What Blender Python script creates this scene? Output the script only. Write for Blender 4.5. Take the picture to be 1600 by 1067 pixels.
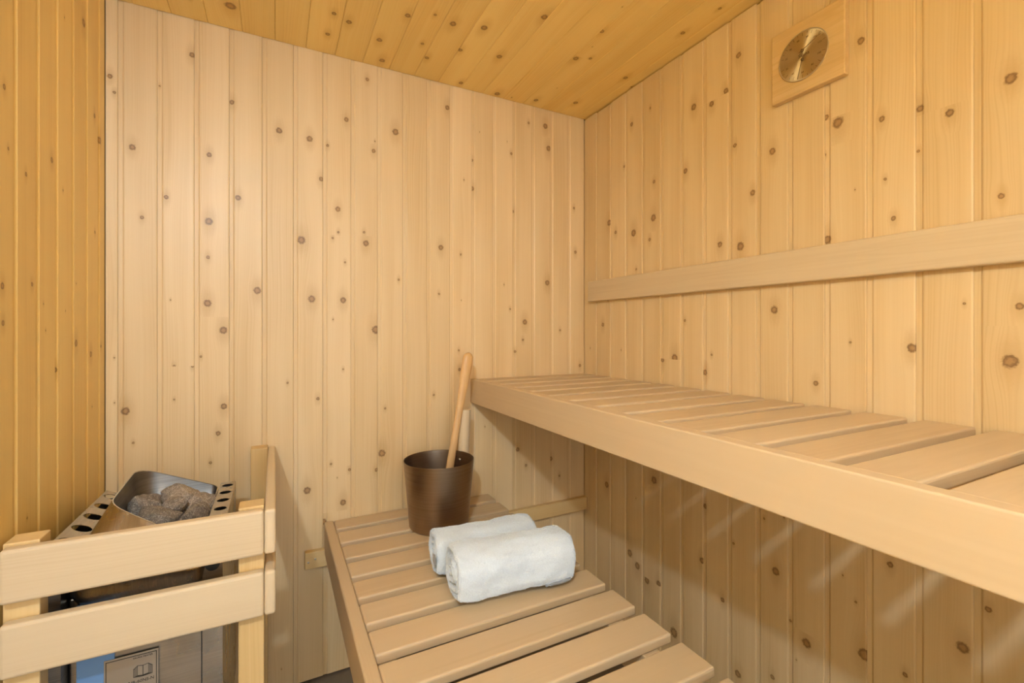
import bpy, bmesh, math, random
from mathutils import Vector, Matrix, noise

for _o in list(bpy.data.objects):
    bpy.data.objects.remove(_o)
S = bpy.context.scene
C = S.collection
PI = math.pi
rad = math.radians

# ---------------------------------------------------------------- camera
cam_data = bpy.data.cameras.new('camera')
cam_data.sensor_width = 36.0
cam_data.lens = 36.0 * 720.0 / 1600.0
cam_data.shift_y = -16.5 / 1600.0
cam_data.clip_start = 0.02
cam = bpy.data.objects.new('camera', cam_data)
C.objects.link(cam)
cam.location = (0.0, 0.0, 1.11)
cam.rotation_euler = (rad(90), 0, rad(-27.2))
S.camera = cam

# ---------------------------------------------------------------- world, exposure
world = bpy.data.worlds.new('world')
S.world = world
world.use_nodes = True
world.node_tree.nodes['Background'].inputs[0].default_value = (0.91, 1.0, 1.06, 1)
world.node_tree.nodes['Background'].inputs[1].default_value = 4.4
S.view_settings.view_transform = 'Standard'
S.view_settings.look = 'None'
S.view_settings.gamma = 1.0
S.view_settings.use_curve_mapping = False
S.view_settings.exposure = -0.05
S.cycles.max_bounces = 6
S.cycles.diffuse_bounces = 5
S.cycles.glossy_bounces = 4

LAMP_POS = (-0.345, -0.31, 1.855)
LAMP_POWER = 45.0
LAMP_COLOR = (0.78, 1.0, 1.26)

# the open doorway is the only way in for the light outside: a portal guides the sampling
pd = bpy.data.lights.new('doorway_portal', 'AREA'); pd.shape = 'RECTANGLE'; pd.size = 0.70; pd.size_y = 1.88; pd.cycles.is_portal = True
po = bpy.data.objects.new('doorway_portal', pd); C.objects.link(po); po.location = (0.15, -0.815, 0.94); po.rotation_euler = (rad(90), 0, 0)

# room: right wall x = XR, back wall y = YB, left wall x = XL, front wall y = YF
XR, YB, XL, YF, ZC = 1.1586, 1.5878, -0.4035, -0.80, 2.0
KNOTS_BACK = [(-0.346,1.610,0.0091),(-0.393,1.791,0.0072),(-0.114,1.786,0.0079),(0.011,1.726,0.0103),(0.097,1.717,0.0106),(0.150,1.706,0.0054),(-0.170,1.620,0.0078),(0.207,1.801,0.0088),(-0.211,1.898,0.0086),(-0.286,1.792,0.0028),(-0.325,1.421,0.0055),(-0.271,1.484,0.0066),(-0.171,1.427,0.0117),(-0.098,1.505,0.0090),(-0.173,1.323,0.0058),(-0.174,1.190,0.0117),(-0.135,1.112,0.0118),(-0.048,1.232,0.0122),(0.073,1.395,0.0137),(0.103,1.211,0.0128),(0.131,1.595,0.0086),(0.181,1.505,0.0098),(0.197,1.210,0.0110),(0.165,1.410,0.0043),(0.203,1.334,0.0040),(-0.361,0.893,0.0118),(-0.134,0.889,0.0099),(-0.148,0.811,0.0078),(-0.253,1.011,0.0042),(-0.210,1.009,0.0042),(-0.190,1.036,0.0039),(-0.167,0.728,0.0049),(0.090,0.607,0.0127),(0.160,0.681,0.0043),(0.217,0.655,0.0055),(-0.344,0.805,0.0037),(0.121,0.894,0.0060),(0.367,1.792,0.0127),(0.294,1.714,0.0079),(0.553,1.917,0.0097),(0.650,1.639,0.0100),(0.650,1.744,0.0060),(0.967,1.934,0.0122),(0.982,1.847,0.0122),(0.890,1.931,0.0058),(0.813,1.796,0.0057),(0.273,1.949,0.0067),(0.269,1.402,0.0112),(0.301,1.114,0.0158),(0.529,1.409,0.0109),(0.819,1.574,0.0078),(0.976,1.304,0.0122),(0.873,1.145,0.0119),(0.864,1.075,0.0053),(0.830,1.030,0.0057),(1.113,1.438,0.0073),(1.106,1.621,0.0056),(1.136,0.965,0.0070),(1.037,1.113,0.0050),(0.378,1.286,0.0046),(0.522,1.243,0.0048),(0.600,0.969,0.0064),(0.263,1.438,0.0049),(0.322,0.696,0.0136),(0.303,0.643,0.0072),(0.332,0.847,0.0046),(0.503,0.882,0.0048),(0.841,0.648,0.0092),(0.994,0.592,0.0095),(0.878,0.581,0.0066),(1.034,0.518,0.0055),(0.197,0.551,0.0110),(0.137,0.498,0.0118),(0.034,0.949,0.0037),(0.197,0.985,0.0035),(-0.253,0.917,0.0030)]
KNOTS_RIGHT = [(0.861,1.885,0.0094),(0.902,1.804,0.0097),(0.951,1.788,0.0100),(1.017,1.807,0.0115),(0.762,1.581,0.0106),(0.873,1.636,0.0067),(1.050,1.618,0.0096),(1.186,1.623,0.0069),(0.818,1.487,0.0092),(1.298,1.865,0.0086),(0.631,1.616,0.0072),(1.339,1.724,0.0050),(1.204,1.884,0.0047),(1.425,1.532,0.0131),(1.189,1.500,0.0139),(1.288,1.466,0.0147),(1.387,1.487,0.0077),(0.855,1.347,0.0132),(0.922,1.363,0.0098),(0.628,1.326,0.0111),(0.757,1.165,0.0114),(1.094,1.022,0.0142),(1.148,1.013,0.0102),(1.464,1.135,0.0093),(0.976,0.984,0.0102),(1.052,1.143,0.0053),(1.274,1.332,0.0049),(0.951,1.039,0.0040),(1.207,1.428,0.0070),(0.557,1.755,0.0090),(0.604,1.592,0.0140),(0.517,1.565,0.0072),(0.452,1.560,0.0081),(0.405,1.531,0.0084),(0.322,1.557,0.0107),(0.334,1.352,0.0060),(0.455,1.475,0.0034),(0.634,1.528,0.0040),(0.496,1.347,0.0057),(0.464,1.075,0.0103),(0.323,1.056,0.0131),(0.311,1.153,0.0071),(0.653,0.984,0.0073),(0.384,1.162,0.0028),(0.578,1.084,0.0030),(0.511,1.434,0.0036),(1.308,0.294,0.0148),(1.268,0.265,0.0145),(1.220,0.236,0.0141),(1.165,0.251,0.0114),(0.986,0.409,0.0103),(0.753,0.484,0.0114),(1.186,0.597,0.0139),(1.440,0.506,0.0132),(0.976,0.578,0.0082),(0.877,0.506,0.0042),(0.785,0.610,0.0036),(0.731,0.633,0.0034),(0.913,0.327,0.0078),(0.675,0.344,0.0124),(0.550,0.394,0.0149),(0.386,0.510,0.0115),(0.502,0.615,0.0071),(0.351,0.601,0.0061),(0.476,0.399,0.0056),(0.762,0.203,0.0070),(0.716,0.376,0.0043),(1.097,0.125,0.0176),(0.863,0.144,0.0114),(0.567,0.502,0.0033)]
KNOTS_LEFT = [(1.075,1.519,0.0056),(1.435,1.840,0.0112),(1.260,1.457,0.0068),(1.151,1.395,0.0049),(1.509,1.650,0.0068),(1.548,1.603,0.0104),(1.069,1.185,0.0067),(1.071,1.123,0.0056),(1.388,1.082,0.0092),(1.284,1.029,0.0070),(1.482,1.053,0.0083),(1.174,1.197,0.0050),(1.088,1.420,0.0034)]
KNOTS_CEIL = [(-0.109,1.477,0.0166),(0.189,1.398,0.0097),(0.140,1.484,0.0081),(0.333,1.293,0.0095),(0.313,1.546,0.0111),(0.284,1.441,0.0103),(0.406,1.399,0.0063),(0.440,1.465,0.0088),(0.522,1.376,0.0085),(0.593,1.557,0.0097),(0.647,1.351,0.0109),(0.742,1.566,0.0126),(0.895,1.541,0.0104),(0.874,1.246,0.0110),(1.043,1.488,0.0105),(0.916,1.224,0.0066),(0.546,1.243,0.0119),(0.459,1.268,0.0117),(0.679,1.122,0.0114),(0.401,1.255,0.0057),(0.147,1.380,0.0076),(0.864,1.098,0.0080),(1.083,0.993,0.0080),(1.092,0.871,0.0056),(1.096,1.261,0.0095)]

# ---------------------------------------------------------------- helpers
def link(o, parent=None):
    C.objects.link(o)
    if parent is not None:
        o.parent = parent
    return o

def mesh_obj(name, me, mat=None, parent=None, loc=(0, 0, 0), rot=(0, 0, 0)):
    o = bpy.data.objects.new(name, me)
    if mat is not None and len(me.materials) == 0:
        me.materials.append(mat)
    o.location = loc
    o.rotation_euler = rot
    return link(o, parent)

def empty(name, loc=(0, 0, 0), rot=(0, 0, 0)):
    o = bpy.data.objects.new(name, None)
    o.empty_display_size = 0.05
    o.location = loc
    o.rotation_euler = rot
    return link(o)

def tag(o, label=None, cat=None, group=None, kind=None):
    if label: o['label'] = label
    if cat: o['category'] = cat
    if group: o['group'] = group
    if kind: o['kind'] = kind
    return o

def from_bm(name, bm, smooth=False):
    me = bpy.data.meshes.new(name)
    bmesh.ops.recalc_face_normals(bm, faces=bm.faces[:])
    bm.to_mesh(me)
    bm.free()
    if smooth:
        for p in me.polygons: p.use_smooth = True
    return me

def add_box(bm, lo, hi, bevel=0.0, segs=2):
    vs = [bm.verts.new((x, y, z)) for x in (lo[0], hi[0]) for y in (lo[1], hi[1]) for z in (lo[2], hi[2])]
    for f in ((0, 1, 3, 2), (4, 6, 7, 5), (0, 4, 5, 1), (2, 3, 7, 6), (0, 2, 6, 4), (1, 5, 7, 3)):
        bm.faces.new([vs[i] for i in f])
    if bevel > 0:
        es = set()
        for v in vs:
            for e in v.link_edges: es.add(e)
        bmesh.ops.bevel(bm, geom=list(es), offset=bevel, segments=segs, affect='EDGES', profile=0.5)

def loft(bm, rings, cap0=False, cap1=False, closed=True):
    vr = [[bm.verts.new(p) for p in r] for r in rings]
    n = len(vr[0])
    m = n if closed else n - 1
    for a, b in zip(vr, vr[1:]):
        for i in range(m):
            j = (i + 1) % n
            bm.faces.new((a[i], a[j], b[j], b[i]))
    if cap0: bm.faces.new(list(reversed(vr[0])))
    if cap1: bm.faces.new(vr[-1])
    return vr

def lathe(bm, prof, n=48, cap0=False, cap1=False):
    rings = [[(r * math.cos(2 * PI * i / n), r * math.sin(2 * PI * i / n), z) for i in range(n)] for r, z in prof]
    return loft(bm, rings, cap0, cap1)

def tube(bm, pts, radii, n=16, flat=1.0):
    pts = [Vector(p) for p in pts]
    rings = []
    up = Vector((0, 1, 0.01))
    for i, p in enumerate(pts):
        t = (pts[min(i + 1, len(pts) - 1)] - pts[max(i - 1, 0)]).normalized()
        a = t.cross(up).normalized()
        b = t.cross(a).normalized()
        rings.append([p + a * radii[i] * math.cos(2 * PI * k / n) + b * radii[i] * flat * math.sin(2 * PI * k / n) for k in range(n)])
    return loft(bm, rings, True, True)

# ---------------------------------------------------------------- materials
class NT:
    def __init__(self, mat):
        mat.use_nodes = True
        self.t = mat.node_tree
        self.t.nodes.clear()
        self.out = self.t.nodes.new('ShaderNodeOutputMaterial')
        self.bsdf = self.t.nodes.new('ShaderNodeBsdfPrincipled')
        self.t.links.new(self.bsdf.outputs[0], self.out.inputs[0])
    def put(self, sock, v):
        if isinstance(v, bpy.types.NodeSocket): self.t.links.new(v, sock)
        elif v is not None:
            if hasattr(sock.default_value, '__len__') and not hasattr(v, '__len__'): v = (v, v, v)
            sock.default_value = v
    def math(self, op, a, b=None, c=None, clamp=False):
        n = self.t.nodes.new('ShaderNodeMath'); n.operation = op; n.use_clamp = clamp
        for i, v in enumerate((a, b, c)):
            if v is not None: self.put(n.inputs[i], v)
        return n.outputs[0]
    def sep(self, v):
        n = self.t.nodes.new('ShaderNodeSeparateXYZ'); self.put(n.inputs[0], v); return n.outputs
    def comb(self, x, y, z):
        n = self.t.nodes.new('ShaderNodeCombineXYZ')
        for i, v in enumerate((x, y, z)): self.put(n.inputs[i], v)
        return n.outputs[0]
    def obj(self):
        return self.t.nodes.new('ShaderNodeTexCoord').outputs['Object']
    def attr(self, name, out='Fac'):
        n = self.t.nodes.new('ShaderNodeAttribute'); n.attribute_type = 'OBJECT'; n.attribute_name = name
        return n.outputs[out]
    def noise(self, vec, scale=1.0, detail=2.0, rough=0.5, dist=0.0):
        n = self.t.nodes.new('ShaderNodeTexNoise')
        self.put(n.inputs['Vector'], vec); n.inputs['Scale'].default_value = scale
        n.inputs['Detail'].default_value = detail; n.inputs['Roughness'].default_value = rough
        n.inputs['Distortion'].default_value = dist
        return n.outputs[0]
    def mapr(self, v, a, b, c=0.0, d=1.0, smooth=False):
        n = self.t.nodes.new('ShaderNodeMapRange'); n.clamp = True
        if smooth: n.interpolation_type = 'SMOOTHSTEP'
        self.put(n.inputs[0], v)
        for i, x in enumerate((a, b, c, d)): self.put(n.inputs[i + 1], x)
        return n.outputs[0]
    def mix(self, f, a, b, mode='MIX'):
        n = self.t.nodes.new('ShaderNodeMix'); n.data_type = 'RGBA'; n.blend_type = mode
        self.put(n.inputs['Factor'], f)
        for nm, v in (('A', a), ('B', b)):
            s = [i for i in n.inputs if i.name == nm and i.type == 'RGBA'][0]
            if isinstance(v, (tuple, list)) and len(v) == 3: v = (*v, 1)
            self.put(s, v)
        return [o for o in n.outputs if o.type == 'RGBA'][0]
    def bump(self, h, strength, dist):
        n = self.t.nodes.new('ShaderNodeBump'); n.inputs['Strength'].default_value = strength
        n.inputs['Distance'].default_value = dist; self.put(n.inputs['Height'], h)
        self.t.links.new(n.outputs[0], self.bsdf.inputs['Normal'])
    def set(self, **kw):
        for k, v in kw.items():
            k = {'color': 'Base Color', 'rough': 'Roughness', 'metal': 'Metallic', 'spec': 'Specular IOR Level',
                 'aniso': 'Anisotropic', 'alpha': 'Alpha', 'trans': 'Transmission Weight', 'sheen': 'Sheen Weight',
                 'sheen_rough': 'Sheen Roughness', 'sss': 'Subsurface Weight'}.get(k, k)
            if isinstance(v, (tuple, list)) and len(v) == 3: v = (*v, 1)
            self.put(self.bsdf.inputs[k], v)

def wood(name, light, dark, ring, knots=True, streak=0.5, rough=0.42, tone_amt=0.16):
    """Softwood: grain runs along local Z, width along local X (local Y is thickness)."""
    m = bpy.data.materials.new(name)
    N = NT(m)
    x, y, z = N.sep(N.obj())
    seed = N.attr('seed')
    tone = N.attr('tone')
    xw = x
    so = N.math('MULTIPLY', seed, 37.0)
    if knots:
        # every face of a board carries the knot nearest to it: x, z, radius
        an = N.t.nodes.new('ShaderNodeAttribute'); an.attribute_type = 'GEOMETRY'; an.attribute_name = 'knot'
        kx, kz, kr = N.sep(an.outputs['Vector'])
        dx = N.math('SUBTRACT', x, kx)
        dz = N.math('SUBTRACT', z, kz)
        dx2 = N.math('MULTIPLY', dx, dx); dz2 = N.math('MULTIPLY', dz, dz)
        d = N.math('DIVIDE', N.math('SQRT', N.math('ADD', dx2, N.math('MULTIPLY', dz2, 0.85))), kr)
        e2 = N.math('DIVIDE', N.math('ADD', dx2, N.math('MULTIPLY', dz2, 0.2)), N.math('MULTIPLY', kr, kr))
        w = N.math('EXPONENT', N.math('MULTIPLY', e2, -0.22))
        xw = N.math('SUBTRACT', xw, N.math('MULTIPLY', N.math('MULTIPLY', dx, w), 0.75))
    # slow waviness of the grain
    wob = N.noise(N.comb(N.math('MULTIPLY', x, 9.0), so, N.math('MULTIPLY', z, 2.2)), 1.0, 1.0)
    xg = N.math('ADD', xw, N.math('MULTIPLY', wob, 0.03))
    yg = N.math('ADD', N.math('MULTIPLY', y, 60.0), so)
    fine = N.noise(N.comb(N.math('MULTIPLY', xg, 330.0), yg, N.math('MULTIPLY', z, 3.5)), 1.0, 1.0, 0.6)
    mid = N.noise(N.comb(N.math('MULTIPLY', xg, 60.0), yg, N.math('MULTIPLY', z, 1.0)), 1.0, 1.0, 0.5)
    broad = N.noise(N.comb(N.math('MULTIPLY', xg, 14.0), so, N.math('MULTIPLY', z, 1.6)), 1.0, 1.0, 0.5)
    rings = N.math('SINE', N.math('ADD', N.math('MULTIPLY', xg, 950.0), N.math('MULTIPLY', mid, 24.0)))
    rings = N.math('MULTIPLY', N.math('POWER', N.math('MULTIPLY_ADD', rings, 0.5, 0.5), 3.0), N.mapr(broad, 0.42, 0.66))
    f = N.math('ADD', N.math('MULTIPLY', N.mapr(fine, 0.3, 0.75), 0.30 * streak), N.math('MULTIPLY', N.mapr(mid, 0.32, 0.7), 0.40 * streak))
    f = N.math('ADD', f, N.math('MULTIPLY', N.mapr(broad, 0.3, 0.7), 0.8 * streak), clamp=True)
    col = N.mix(f, light, dark)
    col = N.mix(N.math('MULTIPLY', rings, 0.5 * streak), col, ring)
    # each board has its own tone
    tn = N.math('MULTIPLY_ADD', tone, tone_amt, 1.0)
    col = N.mix(1.0, col, N.comb(tn, N.math('MULTIPLY_ADD', tone, tone_amt * 1.15, 1.0), N.math('MULTIPLY_ADD', tone, tone_amt * 1.5, 1.0)), 'MULTIPLY')
    if knots:
        rag = N.math('ADD', d, N.math('MULTIPLY_ADD', N.noise(N.comb(x, so, z), 240.0, 1.0), 0.6, -0.3))
        halo = N.mapr(N.math('ADD', N.math('SQRT', e2), N.math('SUBTRACT', rag, d)), 0.5, 2.6, 1.0, 0.0, True)
        col = N.mix(N.math('MULTIPLY', halo, 0.40), col, (dark[0] * 0.74, dark[1] * 0.66, dark[2] * 0.55))
        core = N.mapr(rag, 0.65, 1.15, 1.0, 0.0, True)
        kc = N.mix(N.mapr(N.math('ABSOLUTE', N.math('SUBTRACT', rag, 0.70)), 0.05, 0.40, 1.0, 0.0),
                   (dark[0] * 0.56, dark[1] * 0.44, dark[2] * 0.34), (dark[0] * 0.26, dark[1] * 0.17, dark[2] * 0.12))
        col = N.mix(N.math('MULTIPLY', core, N.mapr(kr, 0.001, 0.003, 0.95, 0.85)), col, kc)
    N.set(color=col, rough=rough, spec=0.42)
    return m

M = {}
M['pine'] = wood('knotty_pine', (0.79, 0.61, 0.365), (0.69, 0.495, 0.258), (0.575, 0.38, 0.17), streak=0.62, tone_amt=0.05)
M['amber_lit_pine'] = wood('amber_lit_pine', (0.93, 0.695, 0.27), (0.86, 0.58, 0.185), (0.68, 0.41, 0.13), streak=0.55, tone_amt=0.04)  # amber boards, colour raised to carry bounced light on ceiling and left wall
M['bench'] = wood('clear_aspen', (0.635, 0.487, 0.315), (0.555, 0.405, 0.24), (0.47, 0.32, 0.17), knots=False, streak=0.5, rough=0.5, tone_amt=0.04)
M['rail'] = wood('clear_spruce', (0.70, 0.565, 0.38), (0.625, 0.48, 0.30), (0.54, 0.385, 0.225), knots=False, streak=0.5, rough=0.5, tone_amt=0.04)
M['post'] = wood('yellow_pine', (0.76, 0.55, 0.27), (0.66, 0.45, 0.19), (0.56, 0.35, 0.13), knots=False, streak=0.7, rough=0.45, tone_amt=0.05)
M['handle'] = wood('bamboo_handle', (0.76, 0.50, 0.25), (0.62, 0.37, 0.15), (0.48, 0.26, 0.09), knots=False, streak=0.8, rough=0.35)
M['ash'] = wood('ash_board', (0.79, 0.59, 0.33), (0.68, 0.47, 0.22), (0.55, 0.35, 0.14), knots=False, streak=1.0, rough=0.5)

def simple(name, color, rough=0.5, metal=0.0, **kw):
    m = bpy.data.materials.new(name)
    N = NT(m)
    N.set(color=color, rough=rough, metal=metal, **kw)
    return m

def brushed(name, c0, c1, rough, sx=3.0, sy=3.0, sz=500.0, metal=1.0, spots=0.0):
    m = bpy.data.materials.new(name)
    N = NT(m)
    x, y, z = N.sep(N.obj())
    n = N.noise(N.comb(N.math('MULTIPLY', x, sx), N.math('MULTIPLY', y, sy), N.math('MULTIPLY', z, sz)), 1.0, 3.0, 0.6)
    col = N.mix(N.mapr(n, 0.3, 0.7), c0, c1)
    b = N.noise(N.obj(), 14.0, 3.0)
    ro = N.mapr(b, 0.3, 0.7, rough * 0.85, rough * 1.25)
    if spots:
        s = N.noise(N.comb(N.math('MULTIPLY', x, 130.0), N.math('MULTIPLY', y, 60.0), N.math('MULTIPLY', z, 60.0)), 1.0, 2.0)
        s = N.math('MULTIPLY', N.mapr(s, 0.60, 0.70), N.mapr(b, 0.42, 0.6))
        col = N.mix(N.math('MULTIPLY', s, spots), col, (0.62, 0.5, 0.38))
    N.set(color=col, rough=ro, metal=metal)
    N.bump(n, 0.06, 0.0006)
    return m

M['steel'] = brushed('brushed_steel', (0.38, 0.33, 0.28), (0.47, 0.42, 0.36), 0.27, 500.0, 4.0, 4.0, spots=0.8)
M['steel_plain'] = brushed('plain_steel', (0.46, 0.41, 0.345), (0.57, 0.515, 0.44), 0.28, 4.0, 4.0, 400.0)
M['steel_inner'] = brushed('dark_steel', (0.16, 0.15, 0.14), (0.25, 0.24, 0.23), 0.42, 4.0, 4.0, 400.0)  # darker steel for the stone bin and the left channel
M['bronze'] = brushed('bronze_bucket', (0.30, 0.225, 0.165), (0.37, 0.285, 0.215), 0.36, 4.0, 4.0, 420.0)
M['chrome'] = simple('chrome', (0.75, 0.74, 0.72), 0.18, 1.0)
M['black'] = simple('plain_black', (0.02, 0.019, 0.018), 0.5)
M['ink'] = simple('black_ink', (0.03, 0.025, 0.02), 0.6)
M['brown_ink'] = simple('brown_ink', (0.16, 0.09, 0.035), 0.5)
M['film'] = simple('blue_film', (0.16, 0.30, 0.53), 0.3)
M['screw'] = simple('screw_zinc', (0.5, 0.46, 0.4), 0.4, 1.0)

def floor_mat():
    m = bpy.data.materials.new('dark_floor_tile')
    N = NT(m)
    n = N.noise(N.obj(), 9.0, 5.0, 0.6)
    n2 = N.noise(N.obj(), 60.0, 3.0, 0.6)
    col = N.mix(N.mapr(n, 0.3, 0.7), (0.15, 0.115, 0.085), (0.235, 0.185, 0.14))
    col = N.mix(N.math('MULTIPLY', n2, 0.25), col, (0.24, 0.21, 0.18))
    N.set(color=col, rough=0.45)
    N.bump(n2, 0.2, 0.001)
    return m
M['floor'] = floor_mat()

def stone_mat():
    m = bpy.data.materials.new('sauna_stone')
    N = NT(m)
    seed = N.attr('seed')
    v = N.t.nodes.new('ShaderNodeVectorMath'); v.operation = 'ADD'
    N.put(v.inputs[0], N.obj()); N.put(v.inputs[1], N.comb(N.math('MULTIPLY', seed, 5.0), seed, seed))
    a = N.noise(v.outputs[0], 45.0, 4.0, 0.6)
    b = N.noise(v.outputs[0], 330.0, 3.0, 0.75)
    col = N.mix(N.mapr(a, 0.3, 0.7), (0.13, 0.105, 0.085), (0.29, 0.235, 0.185))
    col = N.mix(N.math('MULTIPLY', N.mapr(b, 0.5, 0.66), 0.8), col, (0.56, 0.50, 0.43))
    col = N.mix(N.mapr(b, 0.28, 0.42, 0.6, 0.0), col, (0.05, 0.045, 0.04))
    tone = N.math('MULTIPLY_ADD', N.attr('tone'), 0.3, 1.0)
    col = N.mix(1.0, col, N.comb(tone, tone, tone), 'MULTIPLY')
    N.set(color=col, rough=0.85)
    N.bump(N.math('ADD', a, b), 0.55, 0.003)
    return m
M['stone'] = stone_mat()

def towel_mat(name, c, stripes=False):
    m = bpy.data.materials.new(name)
    N = NT(m)
    x, y, z = N.sep(N.obj())
    n = N.noise(N.obj(), 520.0, 3.0, 0.65)
    if stripes:
        s = N.math('SINE', N.math('MULTIPLY', N.math('ADD', x, N.math('ADD', y, z)), 1800.0))
        col = N.mix(N.mapr(s, -0.5, 0.5), c, tuple(min(1, k * 1.8) for k in c))
    else:
        col = N.mix(N.mapr(n, 0.25, 0.6), tuple(k * 0.86 for k in c), c)
    N.set(color=col, rough=0.95, spec=0.1, sheen=0.35, sheen_rough=0.5)
    N.bump(n, 0.35, 0.003)
    return m
M['towel'] = towel_mat('white_terry', (0.77, 0.865, 0.975))
M['hem'] = towel_mat('grey_hem', (0.22, 0.23, 0.25), True)

def dial_mat():
    m = bpy.data.materials.new('spun_metal_dial')
    N = NT(m)
    x, y, z = N.sep(N.obj())
    r = N.math('SQRT', N.math('ADD', N.math('MULTIPLY', x, x), N.math('MULTIPLY', y, y)))
    n = N.noise(N.comb(N.math('MULTIPLY', r, 1800.0), 0.0, 0.0), 1.0, 2.0)
    col = N.mix(N.mapr(n, 0.3, 0.7), (0.62, 0.52, 0.34), (0.72, 0.61, 0.42))
    N.set(color=col, rough=0.5, metal=1.0, aniso=0.97)
    t = N.t.nodes.new('ShaderNodeTangent'); t.direction_type = 'RADIAL'; t.axis = 'Z'
    N.t.links.new(t.outputs[0], N.bsdf.inputs['Tangent'])
    return m
M['dial'] = dial_mat()

def glass_mat():
    m = bpy.data.materials.new('door_glass')
    N = NT(m)
    N.set(color=(0.92, 0.96, 0.94), rough=0.02, trans=1.0)
    N.bsdf.inputs['IOR'].default_value = 1.1
    return m
M['glass'] = glass_mat()

# ---------------------------------------------------------------- timber pieces
_cache = {}
def timber(name, lo, hi, axis, mat, parent=None, bevel=0.003, segs=3, seed=None):
    """Bevelled board between world corners lo and hi, its grain along the given axis."""
    d = [hi[i] - lo[i] for i in range(3)]
    c = [(hi[i] + lo[i]) / 2 for i in range(3)]
    if axis == 'x': dims, rot = (d[2], d[1], d[0]), (0, PI / 2, 0)
    elif axis == 'y': dims, rot = (d[0], d[2], d[1]), (-PI / 2, 0, 0)
    else: dims, rot = tuple(d), (0, 0, 0)
    key = (tuple(round(v, 5) for v in dims), mat.name, bevel, segs)
    if key not in _cache:
        bm = bmesh.new()
        add_box(bm, [-v / 2 for v in dims], [v / 2 for v in dims], bevel, segs)
        _cache[key] = from_bm(name, bm)
        _cache[key].materials.append(mat)
    o = mesh_obj(name, _cache[key], None, parent, c, rot)
    r = random.Random(str(lo) + str(hi))
    o['seed'] = r.random() * 3 if seed is None else seed
    o['tone'] = r.uniform(-1, 1)
    return o

def plank_mesh(w, z0, z1, mat, ks, tight=False):
    """tongue-and-groove board, cut into lengths so that each length knows its own knot"""
    th = 0.014
    if tight:      # ceiling: plain butt joints with a small chamfer
        prof = [(0.0002, th), (0.0002, 0.0016), (0.0018, 0), (w - 0.0018, 0), (w - 0.0002, 0.0016), (w - 0.0002, th)]
    elif w > 0.03:
        g, dep = 0.0095, 0.0026
        prof = [(0, th), (0, dep), (g, dep), (g + 0.0032, 0.0003), (g + 0.0046, 0), (w - 0.0034, 0), (w - 0.0010, 0.0007), (w - 0.0003, 0.0024), (w - 0.0003, th)]
    else:
        prof = [(0, th), (0, 0.0026), (0.002, 0), (w - 0.002, 0), (w - 0.0003, 0.002), (w - 0.0003, th)]
    ks = sorted(ks, key=lambda q: q[1]) or [(9.0, 9.0, 0.001)]
    cuts = [z0]
    for a, b in zip(ks, ks[1:]):
        t = a[2] / (a[2] + b[2])
        cuts.append(min(max(a[1] + (b[1] - a[1]) * t, cuts[-1] + 0.0005), z1 - 0.0005))
    cuts.append(z1)
    n = len(prof)
    vs = [(px, py, z) for z in cuts for px, py in prof]
    fs, fk = [], []
    for i in range(len(cuts) - 1):
        for j in range(n):
            k = (j + 1) % n
            fs.append((i * n + j, i * n + k, (i + 1) * n + k, (i + 1) * n + j)); fk.append(ks[i])
    fs.append(tuple(reversed(range(n)))); fk.append(ks[0])
    fs.append(tuple((len(cuts) - 1) * n + j for j in range(n))); fk.append(ks[-1])
    me = bpy.data.meshes.new('plank')
    me.from_pydata(vs, [], fs)
    at_ = me.attributes.new('knot', 'FLOAT_VECTOR', 'FACE')
    at_.data.foreach_set('vector', [float(q) for k in fk for q in k])
    me.materials.append(mat)
    return me

def wall_planks(parent, edges, place, rot, z0, z1, knots, kconv, rnd, extra=0.5, jag=0.0, mat='pine', tight=False):
    """edges: local x of every board's left side; knots (u, v, r) -> local (x, z) by kconv."""
    for a, b in zip(edges, edges[1:]):
        w = b - a
        if w < 0.004: continue
        top = z1 + (rnd.choice((-1, 0, 0.4, 1)) * jag)
        ks = []
        for k in knots:
            u, v = kconv(k)
            if a - 0.002 <= u < b - 0.002:
                ks.append((u - a, v, k[2] * 0.9))
        while len(ks) < 3 or rnd.random() < extra:
            q = rnd.uniform(z0, z1)
            if all(abs(q - k[1]) > 0.03 for k in ks) or rnd.random() < 0.1:
                ks.append((rnd.uniform(0.018, max(0.02, w - 0.008)), q, rnd.choice((0.0016, 0.002, 0.0025, 0.004)) if knots else rnd.uniform(0.003, 0.01)))
        o = mesh_obj('plank', plank_mesh(w, z0, top, M[mat], ks, tight), None, parent, place(a), rot)
        o['seed'] = rnd.random() * 5
        o['tone'] = rnd.uniform(-1, 1)

# ---------------------------------------------------------------- the room
rnd = random.Random(11)
def backing(name, lo, hi, mat):
    bm = bmesh.new(); add_box(bm, lo, hi)
    o = mesh_obj(name, from_bm(name, bm), mat)
    o['seed'] = 0.3; o['tone'] = -0.6
    return tag(o, kind='structure')

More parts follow.
